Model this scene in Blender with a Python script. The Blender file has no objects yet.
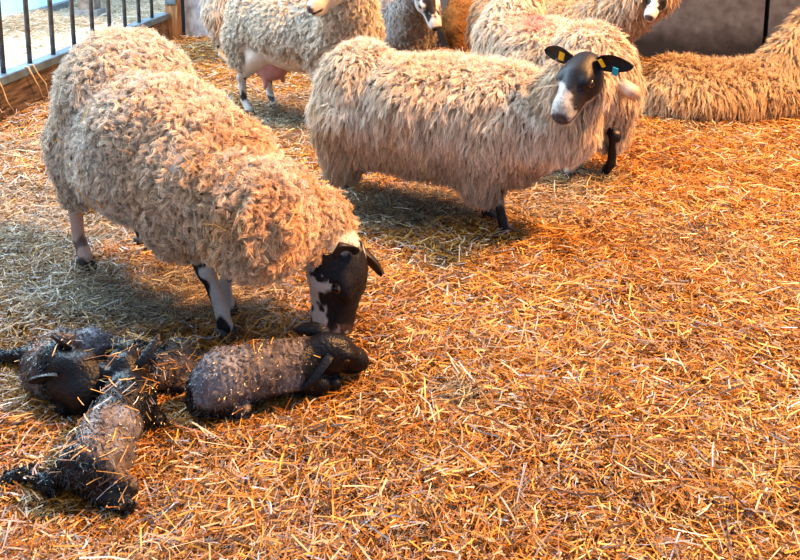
import bpy, math, random
import numpy as np
from mathutils import Vector, Matrix
random.seed(4); RNG = np.random.default_rng(7)
C = bpy.context.scene.collection
PI = math.pi
V = lambda *a: np.array(a, float)
def nrm(v):
    v = np.asarray(v, float); return v/(np.linalg.norm(v, axis=-1, keepdims=True)+1e-12)

# ------------------------------------------------------------------ camera
H, FPX, Y0, TH = 1.3, 800.0, 40.0, math.radians(9.23)
cd = bpy.data.cameras.new('camera'); cam = bpy.data.objects.new('camera', cd); C.objects.link(cam)
cam.location = (0, 0, H); cam.rotation_euler = (PI/2-TH, 0, 0)
cd.sensor_width = 36; cd.lens = 36*FPX/800; cd.shift_y = -(280-Y0)/800; cd.clip_start = .05
bpy.context.scene.camera = cam
cT, sT = math.cos(TH), math.sin(TH)
def at(x, y, z=0.0):            # photograph point -> place at height z
    t = (y-Y0)/FPX; h = H-z; Yw = h*(cT-t*sT)/(t*cT+sT); d = Yw*cT+h*sT
    return V((x-400)/FPX*d, Yw, z)
def atY(x, y, Yw):              # photograph point -> place at distance Yw
    t = (y-Y0)/FPX; h = Yw*(t*cT+sT)/(cT-t*sT); d = Yw*cT+h*sT
    return V((x-400)/FPX*d, Yw, H-h)

# ------------------------------------------------------------------ noise
def _hash(i, j, k, s):
    n = (i.astype(np.int64)*73856093) ^ (j.astype(np.int64)*19349663) ^ (k.astype(np.int64)*83492791) ^ (s*2654435761)
    n = (n ^ (n >> 13))*1274126177 & 0x7fffffff
    n = (n ^ (n >> 16)) & 0xffff
    return n/65535.0
def vnoise(p, s=1):             # value noise in -1..1
    p = np.asarray(p, float); f = np.floor(p); u = p-f; u = u*u*(3-2*u); f = f.astype(np.int64)
    r = 0
    for a in (0, 1):
        for b in (0, 1):
            for c in (0, 1):
                w = (u[..., 0] if a else 1-u[..., 0])*(u[..., 1] if b else 1-u[..., 1])*(u[..., 2] if c else 1-u[..., 2])
                r = r+w*_hash(f[..., 0]+a, f[..., 1]+b, f[..., 2]+c, s)
    return r*2-1
def fbm(p, s=1, o=3):
    r = 0; a = 1; t = 0
    for k in range(o):
        r = r+a*vnoise(p*2**k, s+k); t += a; a *= .5
    return r/t
def xy3(x, y, z=0.): return np.stack([x, y, np.zeros_like(x)+z], -1)
def ground_h(x, y):
    q = xy3(x, y)
    h = .020*vnoise(q*2.1, 11)+.014*vnoise(q*5.3, 12)+.008*vnoise(q*12, 13)
    return h

# ------------------------------------------------------------------ signed distance shapes
def rc(a, b, r1, r2, k=.03): return ('rc', np.asarray(a, float), np.asarray(b, float), r1, r2, k)
def el(c, axes, r, k=.03): return ('el', np.asarray(c, float), np.asarray(axes, float), np.asarray(r, float), k)
def cut(c, axes, r, k=.01): return ('cut', np.asarray(c, float), np.asarray(axes, float), np.asarray(r, float), k)
def _d(p, s):
    if s[0] == 'rc':
        a, b, r1, r2 = s[1:5]; ba = b-a
        t = np.clip(((p-a)@ba)/(ba@ba+1e-12), 0, 1)
        return np.linalg.norm(p-a-t[:, None]*ba, axis=1)-(r1+(r2-r1)*t)
    q = (p-s[1])@s[2].T
    k0 = np.linalg.norm(q/s[3], axis=1); k1 = np.linalg.norm(q/s[3]**2, axis=1)+1e-9
    return k0*(k0-1)/k1
def sdf(prims, disp=None):
    def f(p):
        d = None
        for s in prims:
            e = _d(p, s); k = s[-1]
            if d is None: d = e
            elif s[0] == 'cut':
                h = np.clip(.5-.5*(d+e)/k, 0, 1); d = d*(1-h)+(-e)*h+k*h*(1-h)
            else:
                h = np.clip(.5+.5*(d-e)/k, 0, 1); d = d*(1-h)+e*h-k*h*(1-h)
        if disp is not None: d = d-disp(p)
        return d
    return f
def bounds(prims, pad=.03):
    lo, hi = V(9, 9, 9)*9, -V(9, 9, 9)*9
    for s in prims:
        if s[0] == 'rc':
            for c, r in ((s[1], s[3]), (s[2], s[4])): lo = np.minimum(lo, c-r); hi = np.maximum(hi, c+r)
        elif s[0] == 'el':
            e = np.abs(s[2].T)@s[3]; lo = np.minimum(lo, s[1]-e); hi = np.maximum(hi, s[1]+e)
    return lo-pad, hi+pad
def grad(f, p, e=.002):
    return nrm(np.stack([f(p+V(e, 0, 0))-f(p-V(e, 0, 0)), f(p+V(0, e, 0))-f(p-V(0, e, 0)), f(p+V(0, 0, e))-f(p-V(0, 0, e))], -1))
def nets(f, lo, hi, h):         # surface nets over a sparse grid
    B = 8; n = (np.ceil((hi-lo)/h/B).astype(int))*B+1
    nb = (n-1)//B
    bc = np.stack(np.meshgrid(*[np.arange(m) for m in nb], indexing='ij'), -1).reshape(-1, 3)
    dc = f(lo+(bc*B+B/2)*h)
    vals = np.repeat(np.repeat(np.repeat(dc.reshape(nb), B, 0), B, 1), B, 2)
    vals = np.pad(vals, ((0, 1),)*3, mode='edge')
    near = bc[np.abs(dc) < B*h*1.35+.02]
    loc = np.stack(np.meshgrid(*[np.arange(B+1)]*3, indexing='ij'), -1).reshape(-1, 3)
    mark = np.zeros(n, bool)
    idx = (near[:, None, :]*B+loc[None]).reshape(-1, 3)
    mark[idx[:, 0], idx[:, 1], idx[:, 2]] = True
    pts = np.argwhere(mark)
    for c in range(0, len(pts), 400000):
        q = pts[c:c+400000]; vals[q[:, 0], q[:, 1], q[:, 2]] = f(lo+q*h)
    S = vals < 0
    cs = [vals[a:n[0]-1+a, b:n[1]-1+b, c:n[2]-1+c] for a in (0, 1) for b in (0, 1) for c in (0, 1)]
    mn = np.minimum.reduce(cs); mx = np.maximum.reduce(cs)
    act = (mn < 0) & (mx >= 0)
    ids = -np.ones(act.shape, int); A = np.argwhere(act); ids[act] = np.arange(len(A))
    P = lo+(A+.5)*h
    faces = []
    for ax in range(3):
        o = [1, 2, 0][ax], [2, 0, 1][ax]
        sl0 = [slice(1, -1)]*3; sl0[ax] = slice(0, -1); sl1 = list(sl0); sl1[ax] = slice(1, None)
        a, b = S[tuple(sl0)], S[tuple(sl1)]
        for flip, m in ((False, a & ~b), (True, ~a & b)):
            e = np.argwhere(m)
            off = np.ones(3, int); off[ax] = 0; e = e+off
            def cc(u, v):
                q = e.copy(); q[:, o[0]] -= u; q[:, o[1]] -= v; return ids[q[:, 0], q[:, 1], q[:, 2]]
            q = np.stack([cc(0, 0), cc(1, 0), cc(1, 1), cc(0, 1)], -1)
            if flip: q = q[:, ::-1]
            faces.append(q[(q >= 0).all(1)])
    F = np.concatenate(faces)
    for _ in range(5):
        d = f(P); g = grad(f, P); P = P-np.clip(d, -h, h)[:, None]*g*.9
    return P, F

# ------------------------------------------------------------------ meshes and objects
def mesh_from(name, P, F, col=None, smooth=True):
    me = bpy.data.meshes.new(name); F = np.asarray(F)
    me.vertices.add(len(P)); me.vertices.foreach_set('co', np.ascontiguousarray(P, dtype=np.float32).ravel())
    k = F.shape[1]
    me.loops.add(F.size); me.loops.foreach_set('vertex_index', F.astype(np.int32).ravel())
    me.polygons.add(len(F)); me.polygons.foreach_set('loop_start', np.arange(0, F.size, k, dtype=np.int32))
    me.polygons.foreach_set('use_smooth', np.full(len(F), smooth))
    me.update(calc_edges=True)
    if col is not None:
        a = me.color_attributes.new('Col', 'FLOAT_COLOR', 'POINT')
        c = np.ones((len(P), 4), np.float32); c[:, :3] = col; a.data.foreach_set('color', c.ravel())
    return me
def part(name, P, F, mat, parent=None, col=None, smooth=True, origin=None, label=None):
    P = np.asarray(P, float)
    base = np.asarray(parent['_o'] if parent is not None and '_o' in parent else (0, 0, 0), float)
    o_ = base if origin is None else np.asarray(origin, float)
    me = mesh_from(name, P-o_, F, col, smooth); me.materials.append(mat)
    o = bpy.data.objects.new(name, me); C.objects.link(o)
    if parent is not None:
        o.parent = parent; o.location = tuple(o_-base)
    else: o.location = tuple(o_)
    o['_o'] = tuple(o_)
    if label: o['label'] = label
    return o
def thing(name, origin, label, cat, group=None):
    o = bpy.data.objects.new(name, None); C.objects.link(o); o.location = tuple(origin); o['_o'] = tuple(float(v) for v in origin)
    o.empty_display_size = .1; tag(o, label, cat, group); return o
def tag(o, label=None, cat=None, group=None, kind=None):
    for k, v in (('label', label), ('category', cat), ('group', group), ('kind', kind)):
        if v: o[k] = v
    return o
def boxes(bs, bevel=0):
    P, F = [], []
    for c, ax, s in bs:     # centre, axes rows, half sizes
        c = np.asarray(c, float); ax = np.asarray(ax, float); n = len(P)
        for i in range(8):
            g = V(1 if i & 1 else -1, 1 if i & 2 else -1, 1 if i & 4 else -1)*s
            P.append(c+g@ax)
        F += [[n+q for q in f] for f in ((0, 2, 3, 1), (4, 5, 7, 6), (0, 1, 5, 4), (2, 6, 7, 3), (0, 4, 6, 2), (1, 3, 7, 5))]
    return np.array(P), np.array(F)
def tube(pts, rad, n=10):
    pts = np.asarray(pts, float); P = []; F = []
    rad = np.broadcast_to(rad, (len(pts),)); prev = None
    for i, p in enumerate(pts):
        t = nrm(pts[min(i+1, len(pts)-1)]-pts[max(i-1, 0)])
        a = nrm(np.cross(t, V(0, 0, 1) if abs(t[2]) < .9 else V(1, 0, 0)) if prev is None else prev-t*(prev@t)); prev = a
        b = np.cross(t, a)
        for j in range(n):
            w = 2*PI*j/n; P.append(p+rad[i]*(a*math.cos(w)+b*math.sin(w)))
    for i in range(len(pts)-1):
        for j in range(n):
            k = (j+1) % n; F.append([i*n+j, i*n+k, (i+1)*n+k, (i+1)*n+j])
    m = len(P); P += [pts[0], pts[-1]]
    for j in range(n):
        k = (j+1) % n; F.append([m, k, j, j]); F.append([m+1, (len(pts)-1)*n+j, (len(pts)-1)*n+k, (len(pts)-1)*n+k])
    F = [f if len(set(f)) == 4 else f for f in F]
    return np.array(P), F
def tube_part(name, pts, rad, mat, parent, n=10, **kw):
    P, F = tube(pts, rad, n)
    me = bpy.data.meshes.new(name)
    base = np.asarray(parent['_o'], float) if parent is not None else V(0, 0, 0)
    me.from_pydata([tuple(p-base) for p in P], [], [list(dict.fromkeys(f)) for f in F]); me.polygons.foreach_set('use_smooth', [True]*len(me.polygons))
    me.materials.append(mat); o = bpy.data.objects.new(name, me); C.objects.link(o)
    if parent is not None: o.parent = parent
    return o
def grid_rib(bw, nseg):         # quad faces of ribbons with nseg segments
    k = 2*(nseg+1)
    f = np.array([[2*i, 2*i+1, 2*i+3, 2*i+2] for i in range(nseg)])
    return (f[None]+(np.arange(bw)*k)[:, None, None]).reshape(-1, 4)

# ------------------------------------------------------------------ materials
def new_mat(name):
    m = bpy.data.materials.new(name); m.use_nodes = True; nt = m.node_tree; nt.nodes.clear()
    return m, nt, nt.nodes.new('ShaderNodeOutputMaterial')
def N(nt, t, **kw):
    n = nt.nodes.new(t)
    for k, v in kw.items():
        if k in n.inputs: n.inputs[k].default_value = v
        else: setattr(n, k, v)
    return n
def hair_mat(name, transl=.25, gloss=.04, rough=.5, gain=1.0):
    m, nt, out = new_mat(name)
    a = N(nt, 'ShaderNodeAttribute', attribute_name='Col')
    tc = N(nt, 'ShaderNodeTexCoord'); nz = N(nt, 'ShaderNodeTexNoise', Scale=90.0, Detail=3.0)
    nt.links.new(tc.outputs['Object'], nz.inputs['Vector'])
    mr = N(nt, 'ShaderNodeMapRange'); mr.inputs['To Min'].default_value = .82*gain; mr.inputs['To Max'].default_value = 1.18*gain
    nt.links.new(nz.outputs['Fac'], mr.inputs['Value'])
    vm = N(nt, 'ShaderNodeVectorMath', operation='SCALE'); nt.links.new(a.outputs['Color'], vm.inputs[0]); nt.links.new(mr.outputs[0], vm.inputs['Scale'])
    d = N(nt, 'ShaderNodeBsdfDiffuse', Roughness=.6); t = N(nt, 'ShaderNodeBsdfTranslucent')
    for q in (d, t): nt.links.new(vm.outputs[0], q.inputs['Color'])
    mx = N(nt, 'ShaderNodeMixShader'); mx.inputs[0].default_value = transl
    nt.links.new(d.outputs[0], mx.inputs[1]); nt.links.new(t.outputs[0], mx.inputs[2])
    g = N(nt, 'ShaderNodeBsdfGlossy', Roughness=rough); g.inputs['Color'].default_value = (1, 1, 1, 1)
    mg = N(nt, 'ShaderNodeMixShader'); mg.inputs[0].default_value = gloss
    nt.links.new(mx.outputs[0], mg.inputs[1]); nt.links.new(g.outputs[0], mg.inputs[2]); nt.links.new(mg.outputs[0], out.inputs[0])
    return m
def skin_mat(name, rough=.55, bump=.25, scale=160., spec=.35, bd=.003):
    m, nt, out = new_mat(name)
    p = N(nt, 'ShaderNodeBsdfPrincipled', Roughness=rough); p.inputs['Specular IOR Level'].default_value = spec
    a = N(nt, 'ShaderNodeAttribute', attribute_name='Col')
    tc = N(nt, 'ShaderNodeTexCoord'); nz = N(nt, 'ShaderNodeTexNoise', Scale=scale, Detail=4.0)
    nt.links.new(tc.outputs['Object'], nz.inputs['Vector'])
    mr = N(nt, 'ShaderNodeMapRange'); mr.inputs['To Min'].default_value = .75; mr.inputs['To Max'].default_value = 1.25
    nt.links.new(nz.outputs['Fac'], mr.inputs['Value'])
    vm = N(nt, 'ShaderNodeVectorMath', operation='SCALE'); nt.links.new(a.outputs['Color'], vm.inputs[0]); nt.links.new(mr.outputs[0], vm.inputs['Scale'])
    nt.links.new(vm.outputs[0], p.inputs['Base Color'])
    b = N(nt, 'ShaderNodeBump', Strength=bump, Distance=bd); nt.links.new(nz.outputs['Fac'], b.inputs['Height']); nt.links.new(b.outputs[0], p.inputs['Normal'])
    nt.links.new(p.outputs[0], out.inputs[0]); return m
def plain(name, col, rough=.5, metal=0, var=.25, scale=12., bump=.2, col2=None, detail=5., stretch=None, bd=.01):
    m, nt, out = new_mat(name)
    p = N(nt, 'ShaderNodeBsdfPrincipled', Roughness=rough, Metallic=metal)
    tc = N(nt, 'ShaderNodeTexCoord'); mp = N(nt, 'ShaderNodeMapping'); nz = N(nt, 'ShaderNodeTexNoise', Scale=scale, Detail=detail)
    if stretch: mp.inputs['Scale'].default_value = stretch
    nt.links.new(tc.outputs['Object'], mp.inputs[0]); nt.links.new(mp.outputs[0], nz.inputs['Vector'])
    r = N(nt, 'ShaderNodeValToRGB'); c2 = col2 or tuple(c*(1-var*1.6) for c in col)
    r.color_ramp.elements[0].color = (*c2, 1); r.color_ramp.elements[1].color = (*col, 1)
    r.color_ramp.elements[0].position = .35; r.color_ramp.elements[1].position = .65
    nt.links.new(nz.outputs['Fac'], r.inputs[0]); nt.links.new(r.outputs[0], p.inputs['Base Color'])
    b = N(nt, 'ShaderNodeBump', Strength=bump, Distance=bd); nt.links.new(nz.outputs['Fac'], b.inputs['Height']); nt.links.new(b.outputs[0], p.inputs['Normal'])
    nt.links.new(p.outputs[0], out.inputs[0]); return m
M_wool = hair_mat('wool', .22, .0)
M_coat = hair_mat('lamb_coat', .05, .10, .3)
M_skin = skin_mat('short_hair_skin', .5, .5, 140., .35, .003)
M_wet = skin_mat('wet_lamb_skin', .36, .8, 120., .35, .005)
M_horn = skin_mat('hoof_horn', .45, .4, 60., .4)
M_udder = skin_mat('udder_skin', .5, .3, 40., .4)
M_straw = hair_mat('straw', .22, .07, .45)
M_eye = skin_mat('eye', .08, 0., 10., .6)
M_tagY = plain('yellow_tag', (.95, .55, .02), .4, var=.1); M_tagB = plain('blue_tag', (.02, .45, .65), .4, var=.1)

# ------------------------------------------------------------------ straw blades
def straw_mesh(cen, length, width, yaw, pitch, roll, bend, col, nseg=2):
    n = len(cen); t = nrm(np.stack([np.cos(yaw)*np.cos(pitch), np.sin(yaw)*np.cos(pitch), np.sin(pitch)], -1))
    side = nrm(np.cross(t, V(0, 0, 1)[None])); up = np.cross(side, t)
    w = side*np.cos(roll)[:, None]+up*np.sin(roll)[:, None]
    bd = side*np.cos(bend[1])[:, None]+up*np.sin(bend[1])[:, None]
    P = np.zeros((n, nseg+1, 2, 3))
    for i in range(nseg+1):
        s = i/nseg*2-1
        c = cen+t*(s*length/2)[:, None]+bd*(bend[0]*length*(1-s*s))[:, None]
        P[:, i, 0] = c-w*(width/2)[:, None]; P[:, i, 1] = c+w*(width/2)[:, None]
    return P.reshape(-1, 3), grid_rib(n, nseg), np.repeat(col, 2*(nseg+1), 0)
PAL = np.array([(.72, .34, .042), (.54, .21, .018), (.84, .48, .09), (.34, .13, .015), (.86, .68, .42), (.13, .055, .018), (.66, .66, .70)])
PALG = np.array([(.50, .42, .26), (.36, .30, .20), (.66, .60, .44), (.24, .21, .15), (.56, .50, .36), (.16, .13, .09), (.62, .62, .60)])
def straw_cols(n, grey, rng):
    w = np.array([.22, .2, .18, .14, .12, .08, .06]); i = rng.choice(len(PAL), n, p=w/w.sum())
    c = PAL[i]*(1-grey[:, None])+PALG[i]*grey[:, None]
    return c*(.45+.75*rng.random((n, 1)))
def grey_at(x, y):              # greyer trampled hay; GREY also paints in lamp shadow beside the ewes
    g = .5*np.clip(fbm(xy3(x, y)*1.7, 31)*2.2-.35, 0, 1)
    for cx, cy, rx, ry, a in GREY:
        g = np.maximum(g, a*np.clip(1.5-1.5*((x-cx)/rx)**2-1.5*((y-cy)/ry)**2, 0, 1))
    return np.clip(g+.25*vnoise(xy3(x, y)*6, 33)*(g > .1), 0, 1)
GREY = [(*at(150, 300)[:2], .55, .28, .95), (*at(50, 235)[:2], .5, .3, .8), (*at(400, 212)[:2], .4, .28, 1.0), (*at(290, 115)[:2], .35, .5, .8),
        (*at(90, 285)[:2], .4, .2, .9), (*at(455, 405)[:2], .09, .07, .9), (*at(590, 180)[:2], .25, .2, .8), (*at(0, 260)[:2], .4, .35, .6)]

fx = at(0, 125)[:2]; fy = at(172, 41)[:2]; fdd = nrm(fy-fx)
w0_ = fy+fdd*.06+V(.08, .10); wd_ = nrm(V(1, -.28))
LAMBS = [at(*q)[:2] for q in ((215, 400), (250, 395), (300, 385), (335, 375), (60, 385), (90, 400), (75, 420), (20, 362), (120, 420), (105, 450), (95, 480), (60, 485), (20, 482), (120, 500), (170, 380))]
def bed(name, region, dens, lay, rng, mat, palette=None, zfun=ground_h, wid=(.0022, .0045), ln=(.035, .15), grey=None):
    xs, ys = [], []
    for (x0, x1, y0, y1, dn) in region:
        k = int((x1-x0)*(y1-y0)*dn*dens); xs.append(rng.uniform(x0, x1, k)); ys.append(rng.uniform(y0, y1, k))
    x = np.concatenate(xs); y = np.concatenate(ys); n = len(x)
    m = np.abs(x) < .56*y+.35; 
    if palette is None: x, y = x[m], y[m]
    if palette is None:
        m = ((x-fx[0])*fdd[1]-(y-fx[1])*fdd[0] > .06) & ((x-w0_[0])*wd_[1]-(y-w0_[1])*wd_[0] > .05)
        x, y = x[m], y[m]
    n = len(x)
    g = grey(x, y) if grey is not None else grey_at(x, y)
    L = np.clip(np.exp(rng.normal(math.log(.046), .5, n)), ln[0]*.6, ln[1])*(1+.05*y)*(1-.25*g)
    W = rng.uniform(wid[0], wid[1], n)*(.75+.11*y)*(1-.35*g)
    flow = 3*vnoise(xy3(x, y)*1.3, 5)
    yaw = flow+rng.normal(0, 1.1, n)
    near = np.min([np.hypot(x-a[0], y-a[1]) for a in LAMBS], axis=0) if palette is None else np.ones(n)
    z = zfun(x, y)+lay*rng.random(n)**1.5*np.clip(near*5-.2, .3, 1)+.004
    p = rng.normal(0, .20, n)
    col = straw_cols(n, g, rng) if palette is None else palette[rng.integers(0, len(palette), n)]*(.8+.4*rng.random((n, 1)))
    P, F, cc = straw_mesh(np.stack([x, y, z], -1), L, W, yaw, p, rng.normal(0, .6, n), (rng.normal(0, .07, n), rng.uniform(0, 2*PI, n)), col)
    return P, F, cc

# ------------------------------------------------------------------ wool
def sample_surface(P, F, n, rng):
    T = np.concatenate([F[:, [0, 1, 2]], F[:, [0, 2, 3]]]); a, b, c = P[T[:, 0]], P[T[:, 1]], P[T[:, 2]]
    ar = np.linalg.norm(np.cross(b-a, c-a), axis=1); i = rng.choice(len(T), n, p=ar/ar.sum())
    u = rng.random(n); v = rng.random(n); m = u+v > 1; u[m], v[m] = 1-u[m], 1-v[m]
    return a[i]+u[:, None]*(b[i]-a[i])+v[:, None]*(c[i]-a[i])
def wool(P, F, f, rng, nclump, per, style, colfn, back, keep=None):
    cen = sample_surface(P, F, nclump, rng)
    if keep is not None: cen = cen[keep(cen)]
    n = grad(f, cen, .006); nc = len(cen)
    g = V(0, 0, -1)[None]; gt = g-(n@V(0, 0, -1))[:, None]*n
    bt = back[None]-(n@back)[:, None]*n
    side = np.clip(1-np.abs(n[:, 2])*.9, 0, 1)[:, None]
    rv = rng.normal(0, 1, (nc, 3)); rv -= (rv*n).sum(1, keepdims=True)*n
    st = style
    sway = vnoise(cen*9, 77)[:, None]*np.cross(n, gt)
    T = gt*st['hang']*side+bt*st['back']+rv*st['rand']+sway*st.get('sway', .25)
    Lc = st['len']*(.65+.7*rng.random(nc))*(1+st.get('sidelen', 0)*side[:, 0])*(1+.25*vnoise(cen*7, 3))
    ph = rng.uniform(0, 2*PI, nc); frq = st['freq']*(.7+.6*rng.random(nc)); amp = st['amp']*(.6+.8*rng.random(nc))
    t1 = nrm(np.cross(n, rng.normal(0, 1, (nc, 3)))); t2 = np.cross(n, t1)
    segs = st.get('segs', 4); K = nc*per
    R = lambda a: np.repeat(a, per, 0)
    ang = rng.uniform(0, 2*PI, K); rad = st['crad']*np.sqrt(rng.random(K))
    off = R(t1)*(rad*np.cos(ang))[:, None]+R(t2)*(rad*np.sin(ang))[:, None]
    Ls = R(Lc)*(.75+.4*rng.random(K)); nn = R(n); TT = R(T)+rng.normal(0, .06, (K, 3))
    wv = nrm(np.cross(nn, TT+1e-4)); roll = rng.normal(0, .5, K)[:, None]; wv = nrm(wv*np.cos(roll)+nn*np.sin(roll))
    pos = R(cen)+off-nn*.006; out = np.zeros((K, segs+1, 2, 3))
    for i in range(segs+1):
        s = i/segs
        c = pos-off*(s*st['clump'])+R(t1)*(R(amp)*s*np.sin(R(ph)+R(frq)*s))[:, None]+R(t2)*(R(amp)*s*np.cos(R(ph)*1.7+R(frq)*s))[:, None]
        w = st['w']*(1-.75*s**2)*.5
        out[:, i, 0] = c-wv*w; out[:, i, 1] = c+wv*w
        s2 = (i+.5)/segs
        d = nrm(nn*max(.08, 1-st['bendr']*s2)+TT*min(1, .25+1.2*s2))
        pos = pos+d*(Ls/segs)[:, None]
    cc = colfn(cen, n, rng)*(1+.22*rng.normal(0, 1, (nc, 1))*st.get('cvar', .5))
    cc = np.clip(R(cc), .01, 1)*(.9+.2*rng.random((K, 1)))
    sh = np.linspace(.74, 1.1, segs+1)   # darker base, paler tip; warm root tint paints lamp glow into the creases
    tint = np.array([1.0, .84, .62])[None]*(1-np.linspace(0, 1, segs+1))[:, None]+np.linspace(0, 1, segs+1)[:, None]
    col = cc[:, None, None, :]*(sh[:, None]*tint)[None, :, None, :]*np.ones((1, 1, 2, 1))
    return out.reshape(-1, 3), grid_rib(K, segs), col.reshape(-1, 3)

CURLY = dict(hang=.75, back=.1, rand=.5, len=.030, freq=9., amp=.0085, crad=.0085, clump=.45, w=.0034, bendr=.8, segs=6, cvar=.55)
LONG = dict(hang=1.7, back=.08, rand=.16, len=.036, sidelen=1.1, freq=9., amp=.0065, crad=.0075, clump=.7, w=.0030, bendr=1.15, segs=6, cvar=.6, sway=.3)
SHORT = dict(hang=.9, back=.2, rand=.35, len=.026, freq=8., amp=.006, crad=.010, clump=.5, w=.0042, bendr=.85, segs=4, cvar=.4)

# ------------------------------------------------------------------ ewes
def ear_mesh(base, out, up, fwd, L=.115, Wd=.036, droop=.25):
    out = nrm(out); fwd = nrm(fwd-out*(fwd@out)); up_ = np.cross(out, fwd); 
    if up_@up < 0: up_ = -up_
    P = []; nu, nv = 12, 8; F = []
    for layer in (0, 1):
        for i in range(nu+1):
            s = i/nu; w = Wd*(math.sin(PI*min(1, .16+s*.84))**.6)*(1.0 if s < .999 else .05)
            c = base+out*(L*s)-up*(droop*L*s*s)
            for j in range(nv+1):
                q = j/nv*2-1
                cup = .45*(1-s*.55)*Wd*(q*q)
                P.append(c+up_*(q*w)+fwd*(cup-layer*(.006*(1-q*q)+.0015)))
    n1 = (nu+1)*(nv+1)
    for layer in (0, 1):
        for i in range(nu):
            for j in range(nv):
                a = layer*n1+i*(nv+1)+j; q = [a, a+1, a+nv+2, a+nv+1]
                F.append(q if layer else q[::-1])
    for i in range(nu):
        for j in (0, nv):
            a = i*(nv+1)+j; q = [a, a+nv+1, a+nv+1+n1, a+n1]; F.append(q if j else q[::-1])
    for j in range(nv):
        a = nu*(nv+1)+j; F.append([a, a+n1, a+n1+1, a+1])
    return np.array(P), np.array(F)
def uv_sphere(c, ax, r, nu=20, nv=14):
    P = []; F = []
    for i in range(nv+1):
        a = PI*i/nv
        for j in range(nu):
            b = 2*PI*j/nu; P.append(c+np.asarray(V(math.sin(a)*math.cos(b), math.sin(a)*math.sin(b), math.cos(a))*r)@ax)
    for i in range(nv):
        for j in range(nu):
            k = (j+1) % nu; F.append([i*nu+j, (i+1)*nu+j, (i+1)*nu+k, i*nu+k])
    return np.array(P), np.array(F)
def head_prims(hp, hf, hu, s=1.0, lamb=False):
    f = nrm(hf); u = nrm(hu-f*(hu@f)); l = np.cross(u, f); ax = np.stack([f, l, u])
    mx, mr_ = (.80, 1.12) if lamb else (1., 1.10)
    W = lambda x, y, z: hp+(f*(x if x < .1 else .1+(x-.1)*mx)+l*y*(mr_ if x > .18 else 1)+u*z)*s
    a = [el(W(.05, 0, -.005), ax, V(.085, .062, .066)*s, .02),
         rc(W(.09, 0, .004), W(.215, 0, -.018), .054*s, .037*s, .03*s),
         rc(W(.05, 0, -.05), W(.2, 0, -.055), .046*s, .024*s, .03*s),
         rc(W(.205, 0, -.02), W(.232, 0, -.028), .038*s, .032*s, .02*s),
         rc(W(.18, 0, -.064), W(.222, 0, -.062), .026*s, .021*s, .01*s)]
    for q in (-1, 1):
        a += [el(W(.105, q*.043, .026), ax, V(.034, .020, .020)*s, .015*s),
              el(W(.07, q*.034, -.035), ax, V(.055, .030, .045)*s, .02*s),
              el(W(.235, q*.014, -.018), ax, V(.022, .016, .018)*s, .012*s)]
    cuts = []
    for q in (-1, 1):
        cuts += [cut(W(.262, q*.017, -.016), ax, V(.014, .0065, .010)*s, .004*s),
                 cut(W(.108, q*.064, .010), ax, V(.017, .012, .0125)*s, .006*s)]
    cuts.append(cut(W(.245, 0, -.046), ax, V(.046, .05, .0042)*s, .004*s))
    return a, cuts, W, ax
def eye_part(root, W, ax, q, s):
    c = W(.106, q*.0535, .010); P, F = uv_sphere(c, ax, .0155*s)
    d = (P-c)@ax.T/(.0155*s)
    col = np.where(np.abs(d[:, 1:2]) > .55, V(.16, .08, .02)[None], V(.08, .05, .04)[None])
    pup = (q*d[:, 1] > .55) & (np.abs(d[:, 2]) < .45) & (np.abs(d[:, 0]) < .7)
    col = np.where(pup[:, None], V(.005, .005, .006)[None], col)
    part('eye', P, F, M_eye, root, col)

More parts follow.
